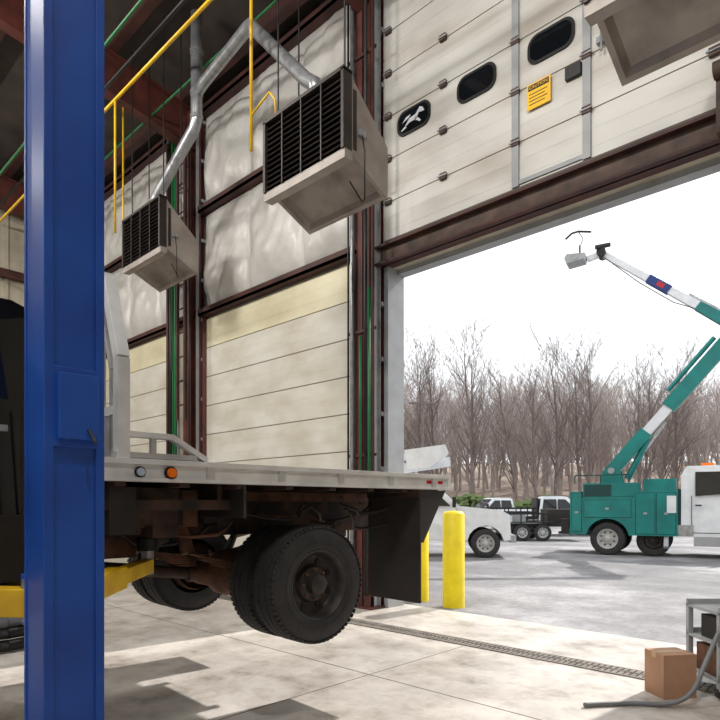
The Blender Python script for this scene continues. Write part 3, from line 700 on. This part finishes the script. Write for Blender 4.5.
# ------------------------------------------------------------------ pickups
def pickup(name,loc,rz,body='white',bed='box'):
    b=B(); r=0.42; H=0.16 if bed=='service' else 0.0
    cw=lambda p,z: 1.0 if z<1.25+H else 1.0-(z-1.25-H)*0.25
    ar=lambda c:[(c+0.52*math.cos(math.radians(a)),0.42+0.52*math.sin(math.radians(a))) for a in range(10,171,20)]
    prof=[(-0.85,0.55),(-0.85,1.25+H),(-0.75,1.90+H),(-0.55,1.97+H),(0.35,1.97+H),(0.55,1.92+H),(1.15,1.34+H),(2.35,1.22+H),(2.58,1.08+H),(2.62,0.52),(2.43,0.5)]+ar(1.9)[0:]+[(1.35,0.5)]
    b.prism(prof,'y',-0.98,0.98,body,cw)
    for s_ in (1,-1):
        q=lambda p,z: (p,s_*(0.98*cw(p,z+H)+0.006),z+H)
        b.add([q(-0.70,1.34),q(-0.62,1.82),q(0.0,1.82),q(0.0,1.34)],[(0,1,2,3)],'glass')
        b.add([q(0.06,1.34),q(0.06,1.82),q(0.42,1.82),q(0.90,1.34)],[(0,1,2,3)],'glass')
        for xa in (0.03,1.08): b.box(xa,xa+0.012,min(s_*0.98,s_*0.985),max(s_*0.98,s_*0.985),0.55,1.28+H,'under')
        b.box(0.12,0.28,min(s_*0.98,s_*1.0),max(s_*0.98,s_*1.0),1.10+H,1.13+H,'under')
        b.box(0.95,1.05,min(s_*1.05,s_*1.25),max(s_*1.05,s_*1.25),1.30+H,1.60+H,'black')
        b.box(2.45,2.65,min(s_*0.62,s_*0.97),max(s_*0.62,s_*0.97),0.88+H,1.06+H,'lens')
        b.wheel((1.9,s_*0.96,0.42),r,0.25,(0,s_,0),'rimw','tire'); b.wheel((-1.9,s_*0.98,0.42),r,0.25,(0,s_,0),'rimw','tire')
        b.box(-3.2,2.5,s_*0.4-0.04,s_*0.4+0.04,0.5,0.68,'under')
    b.add([(1.17,-0.90,1.37+H),(1.17,0.90,1.37+H),(0.60,0.80,1.90+H),(0.60,-0.80,1.90+H)],[(0,1,2,3)],'glass')
    b.add([(-0.86,-0.8,1.33+H),(-0.86,0.8,1.33+H),(-0.78,0.74,1.84+H),(-0.78,-0.74,1.84+H)],[(0,1,2,3)],'glass')
    b.box(2.60,2.66,-0.55,0.55,0.72,1.08+H,'black'); b.box(2.60,2.76,-0.98,0.98,0.45,0.66,'galv')
    if bed=='box':
        p2=[(-3.2,0.55),(-3.2,1.25),(-0.92,1.25),(-0.92,0.55),(-1.35,0.5)]+ar(-1.9)+[(-2.45,0.5)]
        for (a0,a1) in ((-0.98,-0.85),(0.85,0.98)): b.prism(p2,'y',a0,a1,body)
        b.box(-3.2,-0.92,-0.9,0.9,0.68,0.74,body); b.box(-3.25,-3.18,-0.95,0.95,0.55,1.25,body); b.box(-3.4,-3.22,-0.95,0.95,0.45,0.6,'galv')
        b.box(-3.26,-3.2,0.86,0.97,0.9,1.2,'redl'); b.box(-3.26,-3.2,-0.97,-0.86,0.9,1.2,'redl')
    elif bed=='flat':
        b.box(-3.7,-0.95,-1.1,1.1,0.82,0.95,'black'); b.box(-0.98,-0.92,-1.0,1.0,0.95,1.9,'black')
        for k in range(5): b.box(-3.6+k*0.6,-3.54+k*0.6,-1.12,-1.08,0.95,1.4,'black'); b.box(-3.6+k*0.6,-3.54+k*0.6,1.08,1.12,0.95,1.4,'black')
        for s_ in (-1.11,1.11):
            b.box(-3.65,-1.0,s_-0.01,s_+0.01,1.12,1.2,'black'); b.box(-3.65,-1.0,s_-0.01,s_+0.01,1.32,1.4,'black')
    else:
        p2=[(-3.4,0.55),(-3.4,1.6),(-0.92,1.6),(-0.92,0.5),(-1.35,0.5)]+ar(-1.9)+[(-2.45,0.5)]
        for (a0,a1) in ((-1.08,-0.6),(0.6,1.08)): b.prism(p2,'y',a0,a1,body)
        b.box(-3.4,-0.92,-0.6,0.6,0.7,0.9,body)
        for (xa,xb) in ((-3.3,-2.5),(-2.42,-1.45),(-1.4,-0.98)):
            b.box(xa,xb,-1.10,-1.08,1.05,1.55,body); b.box(xa-0.01,xb+0.01,-1.085,-1.08,1.04,1.56,'under')
        b.cyl((-2.2,0,0.9),(-2.2,0,2.3),0.25,body); b.beam((-2.4,0,2.4),(0.9,0,2.85),0.25,0.28,body); b.beam((-2.2,0.0,2.75),(0.7,0.0,3.2),0.18,0.2,body)
        b.cyl((-2.2,-0.3,2.45),(-2.2,0.3,2.45),0.2,'grey')
        b.prism([(-0.35,2.55),(0.30,2.62),(0.85,3.05),(0.75,3.30),(-0.45,3.15)],'y',-0.9,-0.25,'white'); b.prism([(-3.1,2.35),(-2.4,2.3),(-2.3,2.75),(-3.0,2.9)],'y',-0.4,0.3,'white')
    return b.finish(name,loc,rz,bevel=0.02)
# the yard rows are aligned with the access road, ~43.6 deg to the building
C_,S_=0.7242,0.6896
def yard(r,f): return (C_*r-S_*f, S_*r+C_*f)
th=math.radians(36)
wx,wy=yard(3.62,17.3)
ox=wx-(1.9*math.cos(th)+0.96*math.sin(th)); oy=wy-(1.9*math.sin(th)-0.96*math.cos(th))
pickup('utility_pickup_truck',(ox,oy,-0.03),th,'white','service')
x,y=yard(10.0,31.0); pickup('flatbed_pickup_truck',(x,y,-0.03),math.radians(43-8),'white','flat')
x,y=yard(8.6,38); pickup('pickup_truck',(x,y,-0.03),math.radians(43+190),'white','box')
x,y=yard(16,37); pickup('pickup_truck',(x,y,-0.03),math.radians(43+180),'white','box')
x,y=yard(4.4,36); pickup('pickup_truck',(x,y,-0.03),math.radians(48),'cabblack','box')
x,y=yard(15.5,44); pickup('pickup_truck',(x,y,-0.03),math.radians(50),'white','box')
b=B()
b.box(-2.6,2.2,-1.0,1.0,0.62,0.74,'black'); b.beam((2.2,-0.8,0.66),(3.3,0,0.6),0.08,0.1,'black'); b.beam((2.2,0.8,0.66),(3.3,0,0.6),0.08,0.1,'black')
for x in (-0.6,0.25):
    for s_ in (1,-1): b.wheel((x,s_*1.22,0.36),0.36,0.2,(0,s_,0),'rimw')
    b.cyl((x,-1.1,0.36),(x,1.1,0.36),0.04,'under')
for s_ in (1,-1):
    b.box(-1.1,0.75,min(s_*1.0,s_*1.24),max(s_*1.0,s_*1.24),0.78,0.82,'black')
    for k in range(6): b.box(-2.55+k*0.93,-2.5+k*0.93,s_*0.98-0.02,s_*0.98+0.02,0.74,1.15,'black')
    b.box(-2.6,2.2,s_*0.98-0.02,s_*0.98+0.02,1.12,1.18,'black')
b.box(-2.2,-0.9,-0.7,0.7,0.74,1.35,'under'); b.box(0.0,1.6,-0.6,0.6,0.74,1.15,'grey')
b.cyl((3.2,0,0),(3.2,0,0.7),0.03,'grey')
x,y=yard(7.2,26.5); b.finish('utility_trailer',(x,y,-0.03),math.radians(43+176))

def blob_hedge(r0,r1,f,h,name):
    b=B(); random.seed(5)
    for i in range(900):
        r=random.uniform(r0,r1); ff=f+random.uniform(-1,1)*1.0; x,y=yard(r,ff); z=random.uniform(0.2,h)*(0.85+0.15*math.sin(r*0.9))
        s=random.uniform(0.2,0.42)
        vs=[(x+s*random.uniform(.7,1)*a,y+s*random.uniform(.7,1)*c,z+s*random.uniform(.6,1)*d) for a,c,d in ((1,0,0),(-1,0,0),(0,1,0),(0,-1,0),(0,0,1),(0,0,-1))]
        b.add(vs,[(0,2,4),(2,1,4),(1,3,4),(3,0,4),(2,0,5),(1,2,5),(3,1,5),(0,3,5)],'leaf')
    b.finish(name)
blob_hedge(7.5,15.5,48,2.2,'hedge')
b=B(); vs=[];fs=[]; nx,ny=60,14
random.seed(9)
for j in range(ny+1):
    for i in range(nx+1):
        r=-60+i*3.4; f=52+j*7
        z=-0.06+ (max(0,(f-62))/88.0)**0.8*12+ (random.uniform(-.4,.4) if j>1 else 0)
        x,y=yard(r,f); vs.append((x,y,z))
for j in range(ny):
    for i in range(nx):
        k=j*(nx+1)+i; fs.append((k,k+1,k+nx+2,k+nx+1))
b.add(vs,fs,'litter',True); b.finish('ground_hillside')

# ------------------------------------------------------------------ bare trees
def tree_mesh(seed,h,m,name,dense=1.0):
    rng=random.Random(seed); V=[];F=[]
    def seg(p,q,r1,r2,n):
        a,u,v=basis(q-p); o=len(V)
        for (c,r) in ((p,r1),(q,r2)):
            for k in range(n):
                t=2*math.pi*k/n; V.append(tuple(c+u*r*math.cos(t)+v*r*math.sin(t)))
        for k in range(n): F.append((o+k,o+(k+1)%n,o+n+(k+1)%n,o+n+k))
    def grow(p,d,L,r,lv):
        n=(10,4,3,2)[lv]; st=L/n; wig=(0.07,0.18,0.25,0.3)[lv]
        for i in range(n):
            d=(d+Vector((rng.uniform(-1,1),rng.uniform(-1,1),rng.uniform(-.6,1)))*wig+Vector((0,0,0.04))).normalized()
            q=p+d*st; f1=1-0.85*i/n; f2=1-0.85*(i+1)/n
            seg(p,q,r*f1,r*f2,(6,4,3,3)[lv])
            if lv<3 and (lv>0 or i>=2):
                k=(2 if rng.random()<0.75 else 3) if lv==0 else (2 if rng.random()<0.85*dense else 1)
                for _ in range(k):
                    a,u,v=basis(d); t=rng.uniform(0,2*math.pi); an=math.radians(rng.uniform(22,50))
                    dd=(d*math.cos(an)+(u*math.cos(t)+v*math.sin(t))*math.sin(an)).normalized()
                    dd=(dd+Vector((0,0,0.3))).normalized()
                    LL=L*((0.38-0.02*(i-3)) if lv==0 else 0.5)*rng.uniform(0.7,1.15)
                    grow(p.lerp(q,rng.random()),dd,LL,max(r*f1*0.45,0.015),lv+1)
            p=q
    grow(Vector((0,0,0)),Vector((rng.uniform(-.05,.05),rng.uniform(-.05,.05),1)),h,h*0.014,0)
    me=bpy.data.meshes.new(name); me.from_pydata(V,[],F); me.materials.append(M[m]); me.update()
    return me
vars_=[tree_mesh(100+i,16,'bark','bare_tree_%d'%i) for i in range(7)]
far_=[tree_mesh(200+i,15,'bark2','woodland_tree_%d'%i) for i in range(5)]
rng=random.Random(11)
r=3.0; i=0
while r<46:
    x,y=yard(r,rng.uniform(52,60)); o=bpy.data.objects.new('bare_tree',vars_[i%7]); sc.collection.objects.link(o)
    o.location=(x,y,-0.1); s=rng.uniform(0.78,0.98); o.scale=(s,s,s); o.rotation_euler=(0,0,rng.uniform(0,6.28)); r+=rng.uniform(1.6,3.2); i+=1
em=bpy.data.objects.new('woodland',None); sc.collection.objects.link(em)
for i in range(300):
    f=rng.uniform(66,120); r=rng.uniform(-20,f*0.95); x,y=yard(r,f)
    z=(max(0,(f-62))/88.0)**0.8*12-0.6
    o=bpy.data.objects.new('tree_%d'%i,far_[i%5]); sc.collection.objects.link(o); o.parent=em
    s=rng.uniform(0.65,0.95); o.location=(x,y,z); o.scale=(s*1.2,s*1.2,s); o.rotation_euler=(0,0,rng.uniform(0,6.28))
b=B(); b.cyl((0,0,0),(0,0,10.5),0.13,'bark',r2=0.09); b.box(-1.1,1.1,-0.06,0.06,9.6,9.75,'bark'); 
for k in (-1,-0.5,0.5,1): b.cyl((k,0,9.75),(k,0,9.92),0.05,'grey',seg=8)
x,y=yard(5.0,48); b.finish('utility_pole',(x,y,-0.03),0.8)

# ------------------------------------------------------------------ light
w=bpy.data.worlds.new('sky'); sc.world=w; w.use_nodes=True
bg=w.node_tree.nodes['Background']; bg.inputs[0].default_value=(0.94,0.968,1.0,1); bg.inputs[1].default_value=1.5
sun=bpy.data.lights.new('sun','SUN'); sun.energy=4.5; sun.angle=math.radians(0.8); sun.color=(1,0.955,0.90)
so=bpy.data.objects.new('sun',sun); sc.collection.objects.link(so)
dirv=Vector((-0.10,-1.0,-0.88)); so.rotation_euler=dirv.to_track_quat('-Z','Y').to_euler(); so.location=(5,30,30)

# ------------------------------------------------------------------ camera
cam=bpy.data.cameras.new('camera'); co=bpy.data.objects.new('camera',cam); sc.collection.objects.link(co)
co.location=(0,0,1.5); co.rotation_euler=(math.pi/2,0,math.radians(43.6))
cam.sensor_width=36; cam.lens=30.0; cam.shift_y=145/720; cam.clip_end=400
sc.camera=co
